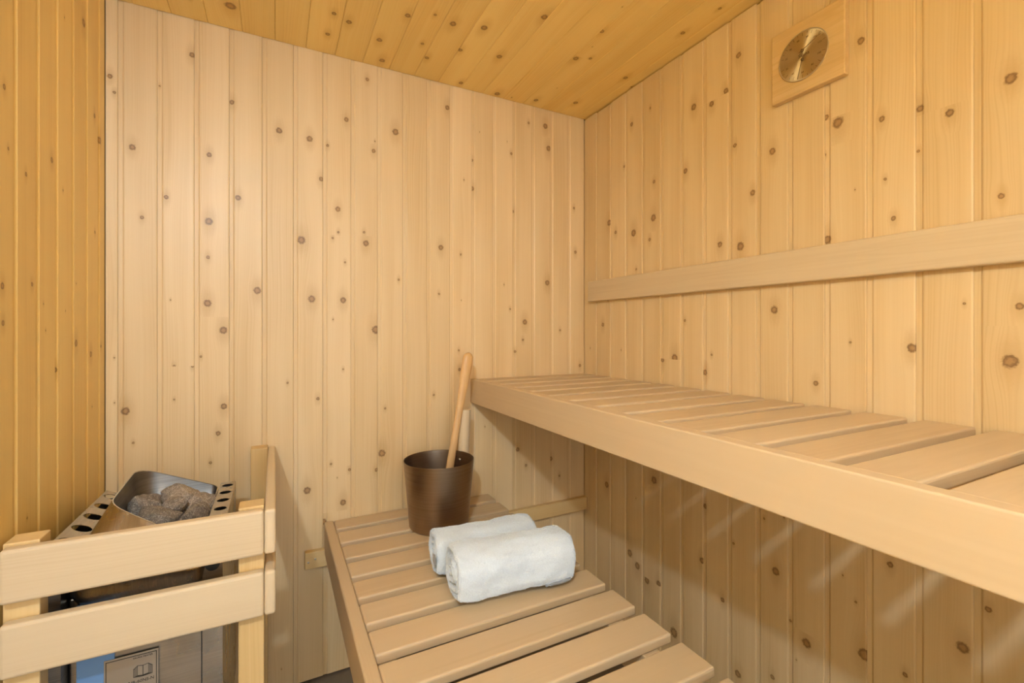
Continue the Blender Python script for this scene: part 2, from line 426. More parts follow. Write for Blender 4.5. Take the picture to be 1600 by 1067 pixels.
T = 0.014
wall_back = backing('wall_back', (XL - 0.06, YB + T, -0.01), (XR + 0.06, YB + 0.05, ZC + 0.05), M['pine'])
wall_right = backing('wall_right', (XR + T, YF - 0.05, -0.01), (XR + 0.05, YB + T, ZC + 0.05), M['pine'])
wall_left = backing('wall_left', (XL - 0.05, YF - 0.05, -0.01), (XL - T, YB + T, ZC + 0.05), M['pine'])
DX0, DX1, DZ = -0.20, 0.50, 1.88      # doorway behind the camera
def front_backing():
    bm = bmesh.new()
    for lo, hi in (((XL - 0.06, YF - 0.05, -0.01), (DX0, YF - T, ZC + 0.05)), ((DX1, YF - 0.05, -0.01), (XR + 0.06, YF - T, ZC + 0.05)),
                   ((DX0, YF - 0.05, DZ), (DX1, YF - T, ZC + 0.05))):
        add_box(bm, lo, hi)
    o = mesh_obj('wall_front', from_bm('wall_front', bm), M['pine']); o['seed'] = 0.3; o['tone'] = -0.6
    return tag(o, kind='structure')
wall_front = front_backing()
ceiling = backing('ceiling', (XL - 0.06, YF - 0.05, ZC + 0.05), (XR + 0.06, YB + 0.05, ZC + 0.08), M['pine'])
floor = backing('floor', (XL - 0.06, YF - 0.05, -0.04), (XR + 0.06, YB + 0.05, 0.0), M['floor'])

# back wall: board joints measured from the left corner
p = 0.0855
e = [XL] + [-0.3765 + p * k for k in range(18)] + [XR]
wall_planks(wall_back, e, lambda a: (a, YB, 0), (0, 0, 0), 0.008, ZC + 0.02, KNOTS_BACK, lambda k: (k[0], k[1]), rnd)
# right wall: local x runs from the back corner towards the camera (-Y)
p = 0.0874
e = [-0.0115] + [YB - (1.501 + 0.006) + p * k for k in range(0, 28)]
e = [q for q in e if q < YB - YF] + [YB - YF]
wall_planks(wall_right, e, lambda a: (XR, YB - a, 0), (0, 0, -PI / 2), 0.008, ZC - 0.005, KNOTS_RIGHT, lambda k: (YB - k[0], k[1]), rnd, jag=0.003)
# left wall: local x runs along +Y
p = 0.0857
e = sorted([1.543 - 0.008 - p * k for k in range(0, 28)])
e = [YF] + [q for q in e if q > YF + 0.02] + [YB]
wall_planks(wall_left, e, lambda a: (XL, a, 0), (0, 0, PI / 2), 0.008, ZC + 0.02, KNOTS_LEFT, lambda k: (k[0], k[1]), rnd, mat='amber_lit_pine')
# front wall behind the camera, with a door opening
W = XR - XL
e = sorted([0.0868 * k for k in range(int(W / 0.0868) + 1)] + [W, XR - DX0, XR - DX1])
for a, b in zip(e, e[1:]):
    inside = DX0 < XR - (a + b) / 2 < DX1
    wall_planks(wall_front, [a, b], lambda q: (XR - q, YF, 0), (0, 0, PI), DZ if inside else 0.008, ZC + 0.02, [], lambda k: k, rnd)
# ceiling boards run along Y, local x along +X
p = 0.0862
e = sorted([1.042 - 0.008 - p * k for k in range(0, 18)] + [1.042 - 0.008 + p])
e = [XL] + [q for q in e if XL + 0.02 < q < XR - 0.01] + [XR + 0.012]
wall_planks(ceiling, e, lambda a: (a, YB - 0.002, ZC), (PI / 2, 0, 0), 0.0, YB - YF, KNOTS_CEIL, lambda k: (k[0], YB - k[1]), rnd, mat='amber_lit_pine', tight=True)

# unseen doorway behind the camera, opened to add fill light: casing and the leaf swung outwards
door = empty('door_1', (DX0, YF, 0)); tag(door, kind='structure')
def door_part(name, lo, hi, axis, mat=None):
    o = timber(name, lo, hi, axis, mat or M['rail'])
    o.parent = door; o.matrix_parent_inverse = Matrix.Translation(door.location).inverted()
    return o
door_part('door_frame', (DX0 - 0.055, YF + 0.001, 0.0), (DX0, YF + 0.018, DZ + 0.055), 'z')
door_part('door_frame', (DX1, YF + 0.001, 0.0), (DX1 + 0.055, YF + 0.018, DZ + 0.055), 'z')
door_part('door_frame', (DX0, YF + 0.001, DZ), (DX1, YF + 0.018, DZ + 0.055), 'x')
door_part('door_leaf', (DX0 - 0.03, YF - 0.74, 0.01), (DX0 + 0.008, YF - 0.055, DZ - 0.003), 'z', M['rail'])
door_part('door_handle', (DX0 + 0.04, YF - 0.70, 0.9), (DX0 + 0.065, YF - 0.67, 1.15), 'z', M['handle'])
for zz in (0.93, 1.12): door_part('handle_peg', (DX0 + 0.006, YF - 0.695, zz - 0.01), (DX0 + 0.045, YF - 0.675, zz + 0.01), 'x', M['handle'])

# ---------------------------------------------------------------- lamp on the left wall (lights the room)
lamp = empty('wall_lamp', (XL, LAMP_POS[1], LAMP_POS[2]))
tag(lamp, 'wooden hooded sauna lamp on the left wall near the ceiling', 'lamp')
lx, ly, lz = LAMP_POS
def lamp_part(name, lo, hi, axis, mat):
    o = timber(name, lo, hi, axis, mat)
    o.parent = lamp; o.matrix_parent_inverse = Matrix.Translation(lamp.location).inverted()
    return o
HOOD_Z = lz - 0.030
lamp_part('back_plate', (XL, ly - 0.105, lz - 0.05), (XL + 0.012, ly + 0.105, lz + 0.05), 'y', M['rail'])
lamp_part('hood_front', (lx + 0.096, ly - 0.12, HOOD_Z), (lx + 0.11, ly + 0.12, lz + 0.05), 'y', M['rail'])
lamp_part('hood_side', (XL, ly - 0.12, HOOD_Z), (lx + 0.096, ly - 0.106, lz + 0.05), 'x', M['rail'])
lamp_part('hood_side', (XL, ly + 0.106, lz + 0.004), (lx + 0.096, ly + 0.12, lz + 0.05), 'x', M['rail'])
bm = bmesh.new(); tube(bm, [(-0.0465, 0, 0), (-0.034, 0, 0)], [0.018, 0.018], 20)
o = mesh_obj('bulb_socket', from_bm('bulb_socket', bm), M['chrome'], lamp); o.matrix_parent_inverse = Matrix.Translation(lamp.location).inverted(); o.location = LAMP_POS
ld = bpy.data.lights.new('bulb', 'POINT'); ld.energy = LAMP_POWER; ld.color = LAMP_COLOR; ld.shadow_soft_size = 0.032
lo_ = bpy.data.objects.new('bulb', ld); link(lo_, lamp); lo_.matrix_parent_inverse = Matrix.Translation(lamp.location).inverted(); lo_.location = LAMP_POS

# ---------------------------------------------------------------- benches
UX, UZ = 0.643, 0.933
ub = empty('sauna_bench', (0, 0, 0))
tag(ub, 'long upper slatted bench in pale wood along the right wall', 'bench')
timber('fascia', (UX, YF + 0.01, UZ - 0.088), (UX + 0.027, YB - 0.001, UZ), 'y', M['bench'], ub, 0.003)
k = -12
for k in range(-11, 13):
    y0 = 0.366 + 0.1035 * k
    y1 = min(y0 + 0.079, YB - 0.002)
    if y0 > YB - 0.02 or y0 < YF + 0.01: continue
    timber('slat', (UX + 0.0275, y0, UZ - 0.022), (XR - 0.003, y1, UZ - 0.001), 'x', M['bench'], ub, 0.004)
timber('bearer', (UX + 0.0275, YF + 0.01, UZ - 0.075), (UX + 0.046, YB - 0.001, UZ - 0.0225), 'y', M['bench'], ub)
timber('bearer', (XR - 0.045, YF + 0.01, UZ - 0.075), (XR - 0.003, YB - 0.001, UZ - 0.0225), 'y', M['bench'], ub)

LX, LZ, LXE = 0.139, 0.498, 0.714
lb = empty('sauna_bench', (0, 0, 0))
tag(lb, 'low slatted bench holding the bucket and the rolled towels', 'bench')
timber('fascia', (LX, YF + 0.01, LZ - 0.095), (LX + 0.028, YB - 0.001, LZ + 0.001), 'y', M['bench'], lb, 0.004)
for k in range(-13, 11):
    y0 = 0.578 + 0.104 * k
    y1 = min(y0 + 0.0785, YB - 0.002)
    if y0 > YB - 0.02 or y0 < YF + 0.01: continue
    timber('slat', (LX + 0.0285, y0, LZ - 0.021), (LXE, y1, LZ), 'x', M['bench'], lb, 0.0045)
timber('bearer', (LX + 0.029, YF + 0.01, LZ - 0.08), (LX + 0.07, YB - 0.022, LZ - 0.0215), 'y', M['bench'], lb)
timber('bearer', (LXE - 0.075, YF + 0.01, LZ - 0.08), (LXE - 0.035, YB - 0.022, LZ - 0.0215), 'y', M['bench'], lb)
timber('wall_batten', (0.082, YB - 0.021, 0.366), (XR - 0.001, YB - 0.0005, 0.418), 'x', M['post'], lb, 0.002)
bm = bmesh.new()
def screw_mesh():
    bm = bmesh.new(); lathe(bm, [(0.0032, 0), (0.0032, 0.0006), (0.0015, 0.0010), (0.0012, 0.0005)], 12, True, True)
    me = from_bm('screw', bm); me.materials.append(M['screw']); return me
SCREW = screw_mesh()
bm.free()
mesh_obj('screw', SCREW, None, lb, (0.112, YB - 0.021, 0.395), (PI / 2, 0, 0))
mesh_obj('screw', SCREW, None, lb, (0.092, YB - 0.021, 0.388), (PI / 2, 0, 0))

br = timber('backrest_rail', (XR - 0.022, YF + 0.01, 1.229), (XR - 0.0005, 1.536, 1.311), 'y', M['rail'], None, 0.004)
tag(br, 'single pale wooden backrest rail on the right wall above the bench', 'rail')

# ---------------------------------------------------------------- heater guard
gd = empty('heater_guard', (0, 0, 0))
tag(gd, 'low pale wooden guard rail around the sauna heater', 'guard rail')
GY = 1.021
R1, R2 = (0.672, 0.7595), (0.5525, 0.6395)
for z0, z1 in (R1, R2):
    timber('rail', (-0.391, GY, z0), (-0.0195, GY + 0.022, z1), 'x', M['rail'], gd, 0.0055)
    timber('rail', (-0.019, GY, z0), (0.0012, YB - 0.001, z1), 'y', M['rail'], gd, 0.0055)
timber('post', (-0.394, GY + 0.0225, 0.0), (-0.349, GY + 0.066, 0.763), 'z', M['post'], gd, 0.002)
timber('post', (-0.064, GY + 0.0225, 0.0), (-0.0195, GY + 0.066, 0.763), 'z', M['post'], gd, 0.002)
timber('post', (-0.064, YB - 0.045, 0.0), (-0.0195, YB - 0.0005, 0.7645), 'z', M['post'], gd, 0.002)

# ---------------------------------------------------------------- sauna heater (hangs on the left wall, opening tilted to the room)
ht = empty('sauna_heater', (-0.23, 1.27, 0.2))
tag(ht, 'stainless steel sauna heater full of stones behind the guard rail', 'heater')
def hpart(name, me, mat):
    o = mesh_obj(name, me, mat, ht)
    o.matrix_parent_inverse = Matrix.Translation(ht.location).inverted()
    return o

def round_quad(P, r, n=6):
    """closed loop of points round the quad P with rounded corners r[i]"""
    P = [Vector(q) for q in P]
    out = []
    for i in range(4):
        a, b, c = P[i - 1], P[i], P[(i + 1) % 4]
        u = (a - b).normalized() * r[i]; v = (c - b).normalized() * r[i]
        for k in range(n + 1):
            t = k / n
            out.append(b + u * (1 - t) ** 2 + v * t ** 2)
    return out

P1, P2, P3, P4 = (-0.300, 1.425, 0.774), (-0.292, 1.170, 0.768), (-0.128, 1.082, 0.690), (-0.132, 1.432, 0.702)
rim = round_quad([P1, P2, P3, P4], [0.05, 0.035, 0.03, 0.02])
mid_ = round_quad([(-0.335, 1.445, 0.70), (-0.325, 1.105, 0.70), (-0.124, 1.074, 0.655), (-0.128, 1.445, 0.66)], [0.03, 0.035, 0.03, 0.02])
bot = round_quad([(-0.335, 1.445, 0.612), (-0.330, 1.075, 0.612), (-0.124, 1.072, 0.610), (-0.128, 1.445, 0.612)], [0.03, 0.03, 0.03, 0.02])
rim_in = [q.lerp(sum(rim, Vector()) / len(rim), 0.018) for q in rim]
cen = sum(rim, Vector()) / len(rim)
low_in = [Vector((q.x * 0.86 + cen.x * 0.14, q.y * 0.86 + cen.y * 0.14, 0.62)) for q in rim]
belly = round_quad([(-0.337, 1.447, 0.66), (-0.333, 1.072, 0.668), (-0.122, 1.066, 0.650), (-0.126, 1.447, 0.65)], [0.03, 0.03, 0.03, 0.02])
bot = round_quad([(-0.330, 1.442, 0.612), (-0.325, 1.098, 0.612), (-0.128, 1.094, 0.610), (-0.131, 1.442, 0.612)], [0.03, 0.03, 0.03, 0.02])
low_ = [a.lerp(b, 0.45) + Vector((0, -0.004, -0.006)) for a, b in zip(belly, bot)]
bm = bmesh.new(); loft(bm, [rim, mid_, belly, low_, bot])
sh = hpart('shell', from_bm('shell', bm, True), M['steel'])
md = sh.modifiers.new('edge', 'EDGE_SPLIT'); md.split_angle = rad(40)
bm = bmesh.new(); loft(bm, [rim_in, low_in], False, True)
hpart('stone_bin', from_bm('stone_bin', bm, True), M['steel_inner'])
bm = bmesh.new()
rim_up = [q + Vector((0, 0, 0.0012)) for q in rim]; rin_up = [q + Vector((0, 0, 0.0012)) for q in rim_in]
loft(bm, [rim, rim_up, rin_up, rim_in])
hpart('bin_edge', from_bm('bin_edge', bm), M['chrome'])
# side channels with a row of round air holes on top
def perforated(name, x0, x1, y0, y1, z, cells, hole, tilt):
    """plate from x0..x1, y0..y1 with one round hole per cell, folded down on both long sides"""
    bm = bmesh.new()
    cl = (y1 - y0) / cells
    n = 20
    xm = (x0 + x1) / 2
    def zt(x): return z + tilt * (x - xm)
    for c in range(cells):
        ym = y0 + (c + 0.5) * cl
        outer, inner, innerb = [], [], []
        for i in range(n):
            a = 2 * PI * i / n
            ca, sa = math.cos(a), math.sin(a)
            s = min((x1 - x0) / 2 / max(abs(ca), 1e-6), cl / 2 / max(abs(sa), 1e-6))
            outer.append(bm.verts.new((xm + ca * s, ym + sa * s, zt(xm + ca * s))))
            px, py = xm + ca * hole, ym + sa * hole * 1.0
            inner.append(bm.verts.new((px, py, zt(px))))
            innerb.append(bm.verts.new((px, py, zt(px) - 0.0015)))
        for i in range(n):
            j = (i + 1) % n
            bm.faces.new((outer[i], outer[j], inner[j], inner[i]))
            bm.faces.new((inner[i], inner[j], innerb[j], innerb[i]))
        # square corners of the cell
        for sx, sy in ((1, 1), (-1, 1), (-1, -1), (1, -1)):
            q = Vector((xm + sx * (x1 - x0) / 2, ym + sy * cl / 2, 0)); q.z = zt(q.x)
            near = sorted(outer, key=lambda v: (v.co - q).length)[:2]
            if all((v.co - q).length > 1e-5 for v in near): bm.faces.new((near[0], bm.verts.new(q), near[1]))
    me = from_bm(name, bm)
    return hpart(name, me, M['steel_plain'])
def open_box(name, x0, x1, y0, y1, z0, z1, mat):
    bm = bmesh.new()
    loft(bm, [[(x0, y0, z), (x1, y0, z), (x1, y1, z), (x0, y1, z)] for z in (z0, z1)], True, False)
    return hpart(name, from_bm(name, bm), mat)
perforated('air_channel', -0.372, -0.332, 1.075, 1.475, 0.706, 6, 0.0160, -0.45)
open_box('channel_side', -0.372, -0.333, 1.075, 1.475, 0.20, 0.694, M['steel_inner'])
perforated('air_channel', -0.128, -0.094, 1.09, 1.445, 0.7055, 6, 0.0125, 0.0)
open_box('channel_side', -0.128, -0.094, 1.09, 1.445, 0.20, 0.7053, M['steel_plain'])
# lower body under the shell
bm = bmesh.new(); add_box(bm, (-0.331, 1.105, 0.20), (-0.1285, 1.44, 0.625), 0.003, 2)
hpart('body', from_bm('body', bm), M['steel_plain'])
bm = bmesh.new()
add_box(bm, (-0.131, 1.098, 0.20), (-0.117, 1.104, 0.60))
hpart('dark_strip', from_bm('dark_strip', bm), M['black'])  # dark upright strip at the right of the body
bm = bmesh.new(); lathe(bm, [(0.0, 0), (0.0125, 0), (0.0125, 0.0006), (0.0, 0.0006)], 24)  # black disc paints the shaded depth of a hole on the channel
o = hpart('air_hole_disc', from_bm('air_hole_disc', bm), M['black']); o.location = (-0.111, 1.0896, 0.645); o.rotation_euler = (PI / 2, 0, 0)
# protective film and rating plate on the side of the body
bm = bmesh.new(); add_box(bm, (-0.320, 1.1010, 0.24), (-0.266, 1.1040, 0.612), 0.0005, 1)
hpart('protective_film', from_bm('protective_film', bm), M['film'])
PY = 1.1000
bm = bmesh.new(); add_box(bm, (-0.281, PY, 0.30), (-0.200, PY + 0.0009, 0.500))
plate = hpart('rating_plate', from_bm('rating_plate', bm), simple('plate_silver', (0.52, 0.47, 0.40), 0.35, 0.8))
def hsub(name, me, mat):
    return mesh_obj(name, me, mat, plate)
def text_mesh(txt, size, mat, name='lettering', thick=0.0002, align='CENTER'):
    cu = bpy.data.curves.new(name, 'FONT'); cu.body = txt; cu.size = size; cu.extrude = thick
    cu.align_x = align; cu.align_y = 'CENTER'
    to = bpy.data.objects.new(name, cu); C.objects.link(to)
    dg = bpy.context.evaluated_depsgraph_get(); dg.update()
    me = bpy.data.meshes.new_from_object(to.evaluated_get(dg))
    bpy.data.objects.remove(to); bpy.data.curves.remove(cu)
    me.name = name; me.materials.clear(); me.materials.append(mat)
    return me
def line_boxes(segs, w, y0, y1):
    bm = bmesh.new()
    for (xa, za), (xb, zb) in segs:
        d = Vector((xb - xa, 0, zb - za)); L = d.length; d.normalize(); nrm = Vector((-d.z, 0, d.x)) * w / 2
        a = Vector((xa, 0, za)) - d * w / 2; b = Vector((xb, 0, zb)) + d * w / 2
        ring = [a + nrm, b + nrm, b - nrm, a - nrm]
        loft(bm, [[(q.x, y, q.z) for q in ring] for y in (y0, y1)], True, True)
    return from_bm('printed_lines', bm)
x0, x1, zt = -0.278, -0.203, 0.496
fr = [((x0, zt), (x1, zt)), ((x0, zt), (x0, 0.33)), ((x1, zt), (x1, 0.33)), ((x0, 0.33), (x1, 0.33))]
hsub('printed_frame', line_boxes(fr, 0.0011, PY - 0.0004, PY), M['ink'])
bx, bz, bw, bh = -0.2235, 0.467, 0.0085, 0.0185
bk = []
for s in (-1, 1):
    bk += [((bx, bz - bh / 2 - 0.0015), (bx, bz + bh / 2 - 0.0015)), ((bx, bz + bh / 2 - 0.0015), (bx + s * bw, bz + bh / 2)), ((bx + s * bw, bz + bh / 2), (bx + s * bw, bz - bh / 2)), ((bx + s * bw, bz - bh / 2), (bx, bz - bh / 2 - 0.0015))]
    for t in (1, 2, 3):
        xx = bx + s * (bw + 0.0019 * t)
        bk += [((xx - s * 0.0019, bz + bh / 2 - 0.0016 * t), (xx, bz + bh / 2 - 0.0016 * t)), ((xx, bz + bh / 2 - 0.0016 * t), (xx, bz - bh / 2 - 0.0006 * t)), ((xx, bz - bh / 2 - 0.0006 * t), (bx, bz - bh / 2 - 0.0018 - 0.0005 * t))]
hsub('manual_symbol', line_boxes(bk, 0.0008, PY - 0.0004, PY), M['ink'])
for txt, sz, x, z in (('SAUNA HEATER', 0.0042, -0.2235, 0.4915), ('NR-60NS-N', 0.0078, -0.2260, 0.4465)):
    o = hsub('lettering', text_mesh(txt, sz, M['ink']), M['ink'])
    o.location = (x, PY - 0.0002, z); o.rotation_euler = (PI / 2, 0, 0)

# ---------------------------------------------------------------- stones in the heater
def stone(seed, size, sq):
    """broken, angular rock: hull of random points, worn at the edges"""
    r = random.Random(seed * 7 + 1)
    bm = bmesh.new()
    for i in range(17):
        zz = 1 - 2 * (i + 0.5) / 17; a = i * 2.39996 + r.uniform(-0.4, 0.4); q = math.sqrt(1 - zz * zz)
        k = r.uniform(0.78, 1.08)
        bm.verts.new((q * math.cos(a) * k, q * math.sin(a) * k, zz * k))
    res = bmesh.ops.convex_hull(bm, input=bm.verts[:])
    junk = [v for v in bm.verts if not v.link_faces]
    for v in junk: bm.verts.remove(v)
    bmesh.ops.bevel(bm, geom=bm.edges[:], offset=0.07, segments=2, affect='EDGES', profile=0.6)
    bmesh.ops.triangulate(bm, faces=bm.faces[:])
    bmesh.ops.subdivide_edges(bm, edges=[e for e in bm.edges if e.calc_length() > 0.25], cuts=2, use_grid_fill=True)
    bmesh.ops.triangulate(bm, faces=bm.faces[:])
    off = Vector((seed * 3.7, seed * 1.3, -seed * 2.1))
    for v in bm.verts:
        q = v.co.copy()
        q *= 1.0 + 0.09 * noise.noise(q * 2.2 + off) + 0.05 * noise.noise(q * 6.0 + off)
        v.co = Vector((q.x * size * sq[0], q.y * size * sq[1], q.z * size * sq[2]))
    me = from_bm('sauna_stone', bm, True)
    me.materials.append(M['stone'])
    return me
ST = [  # x, y, z, size, squash, rotation, label
    (-0.258, 1.300, 0.712, 0.046, (1.0, 0.95, 0.80), 0.4, 'grey stone at the left back of the heater, beside the dark bin wall'),
    (-0.190, 1.330, 0.704, 0.056, (1.0, 1.0, 0.78), 1.2, 'largest speckled stone at the back of the heater'),
    (-0.222, 1.228, 0.706, 0.044, (1.35, 0.75, 0.66), -0.5, 'long brownish stone lying in the middle of the heater'),
    (-0.160, 1.215, 0.690, 0.046, (0.55, 1.25, 0.92), -0.6, 'pointed flat dark stone standing at the front right of the heater'),
    (-0.158, 1.305, 0.690, 0.046, (0.85, 0.95, 0.9), 2.0, 'grey stone under the perforated strip at the right of the heater'),
    (-0.252, 1.195, 0.690, 0.040, (1.0, 0.9, 0.8), 2.6, 'small brown stone at the left front of the heater, by the rim'),
    (-0.205, 1.165, 0.684, 0.044, (1.2, 0.8, 0.7), 0.3, 'rounded grey stone half hidden by the upper guard rail'),
    (-0.158, 1.150, 0.665, 0.036, (1.0, 0.9, 0.85), 1.0, 'small grey stone at the lowest front corner of the heater'),
    (-0.200, 1.268, 0.716, 0.030, (1.1, 0.8, 0.75), 0.7, 'small tan stone resting between the two back stones of the heater'),
    (-0.236, 1.170, 0.700, 0.028, (1.1, 0.9, 0.7), 1.9, 'small pale stone touching the near rim of the heater'),
    (-0.152, 1.252, 0.694, 0.032, (0.9, 1.0, 0.8), 0.1, 'small grey stone between the pointed stone and the perforated strip'),
    (-0.272, 1.375, 0.690, 0.040, (1.0, 0.9, 0.9), 0.9, 'dark stone in the far left corner of the heater'),
    (-0.225, 1.275, 0.680, 0.045, (1.0, 1.0, 0.8), 1.7, 'dark stone wedged beneath the middle stones of the heater'),
    (-0.165, 1.375, 0.680, 0.040, (1.0, 0.9, 0.8), 2.2, 'dark stone in the far right corner of the heater'),
]
for i, (x, y, z, sz, sq, rt, lab) in enumerate(ST):
    o = mesh_obj('sauna_stone', stone(i + 2, sz, sq), None, None, (x, y, z), (0.25 * math.sin(i * 2.1), 0.35 + 0.2 * math.cos(i), rt))
    md = o.modifiers.new('facets', 'EDGE_SPLIT'); md.split_angle = rad(24)
    o['seed'] = i * 0.77; o['tone'] = math.sin(i * 1.9)
    tag(o, lab, 'stone', 'stones in the heater')

# ---------------------------------------------------------------- bucket and ladle
BX, BY, BZ = 0.462, 1.405, LZ + 0.0005
bk_ = empty('sauna_bucket', (BX, BY, BZ))
tag(bk_, 'brown metal bucket with an upright wooden grip on the low bench', 'bucket')
BH, RB, RT = 0.206, 0.0925, 0.1105
bm = bmesh.new()
lathe(bm, [(0.0001, 0), (RB - 0.004, 0), (RB, 0.004)] + [(RB + (RT - RB) * t, 0.004 + (BH - 0.004) * t) for t in (0.25, 0.5, 0.75, 1.0)] +
      [(RT - 0.0006, BH + 0.0008), (RT - 0.0022, BH), (RB - 0.002, 0.005), (0.0001, 0.004)], 96)
o = mesh_obj('bucket_body', from_bm('bucket_body', bm, True), M['bronze'], bk_)
md = o.modifiers.new('edge', 'EDGE_SPLIT'); md.split_angle = rad(35)
ga = math.atan2(0.062, 0.100)
gd_ = Vector((math.cos(ga), math.sin(ga), 0))
def at(rr, z): return gd_ * rr + Vector((0, 0, z))
bm = bmesh.new()
tube(bm, [at(0.119, 0.085), at(0.1205, 0.09), at(0.1275, 0.20), at(0.137, 0.335), at(0.1375, 0.342)], [0.015, 0.0185, 0.0195, 0.0195, 0.0185], 20, 0.85)
g = mesh_obj('grip', from_bm('grip', bm, True), M['rail'], bk_); g['seed'] = 1.2; g['tone'] = 0.4
md = g.modifiers.new('edge', 'EDGE_SPLIT'); md.split_angle = rad(40)
for z in (0.125, 0.178):
    rr = RB + (RT - RB) * (z / BH) - 0.002
    bm = bmesh.new(); lathe(bm, [(0.0001, 0.003), (0.003, 0.0026), (0.0052, 0.001), (0.0056, -0.001)], 20)
    s = mesh_obj('rivet', from_bm('rivet', bm, True), M['chrome'], bk_)
    s.location = at(rr, z); s.rotation_euler = (0, -PI / 2, ga)
lad = empty('sauna_ladle', (BX, BY, BZ + 0.006))
tag(lad, 'wooden handled ladle standing in the brown bucket', 'ladle')
def lpart(name, me, mat):
    o = mesh_obj(name, me, mat, lad); o.matrix_parent_inverse = Matrix.Translation(lad.location).inverted(); o['seed'] = 0.7; o['tone'] = 0.2
    return o
top = Vector((0.590, 1.470, 1.036)); low = Vector((0.513, 1.452, 0.650))
ax = (low - top).normalized()
pts, rr = [], []
Lh = (low - top).length
for t, r in ((0.0, 0.004), (0.012, 0.0125), (0.035, 0.0178), (0.09, 0.0195), (0.22, 0.0182), (0.36, 0.0142), (0.5, 0.0125), (0.75, 0.0125), (0.985, 0.0135), (1.0, 0.0125)):
    pts.append(top + ax * Lh * t); rr.append(r)
bm = bmesh.new(); tube(bm, pts, rr, 20, 0.62)
lpart('ladle_handle', from_bm('ladle_handle', bm, True), M['handle'])
bot_ = low + ax * 0.11
bm = bmesh.new(); tube(bm, [low - ax * 0.01, low + ax * 0.05, bot_], [0.0055, 0.0055, 0.005], 12)
lpart('ladle_stem', from_bm('ladle_stem', bm, True), M['chrome'])
bm = bmesh.new(); lathe(bm, [(0.0001, 0), (0.030, 0.001), (0.036, 0.008), (0.038, 0.034), (0.0368, 0.034), (0.0345, 0.009), (0.0001, 0.003)], 40)
o = lpart('ladle_cup', from_bm('ladle_cup', bm, True), M['chrome']); o.location = (bot_.x - 0.036, bot_.y, BZ + 0.006)

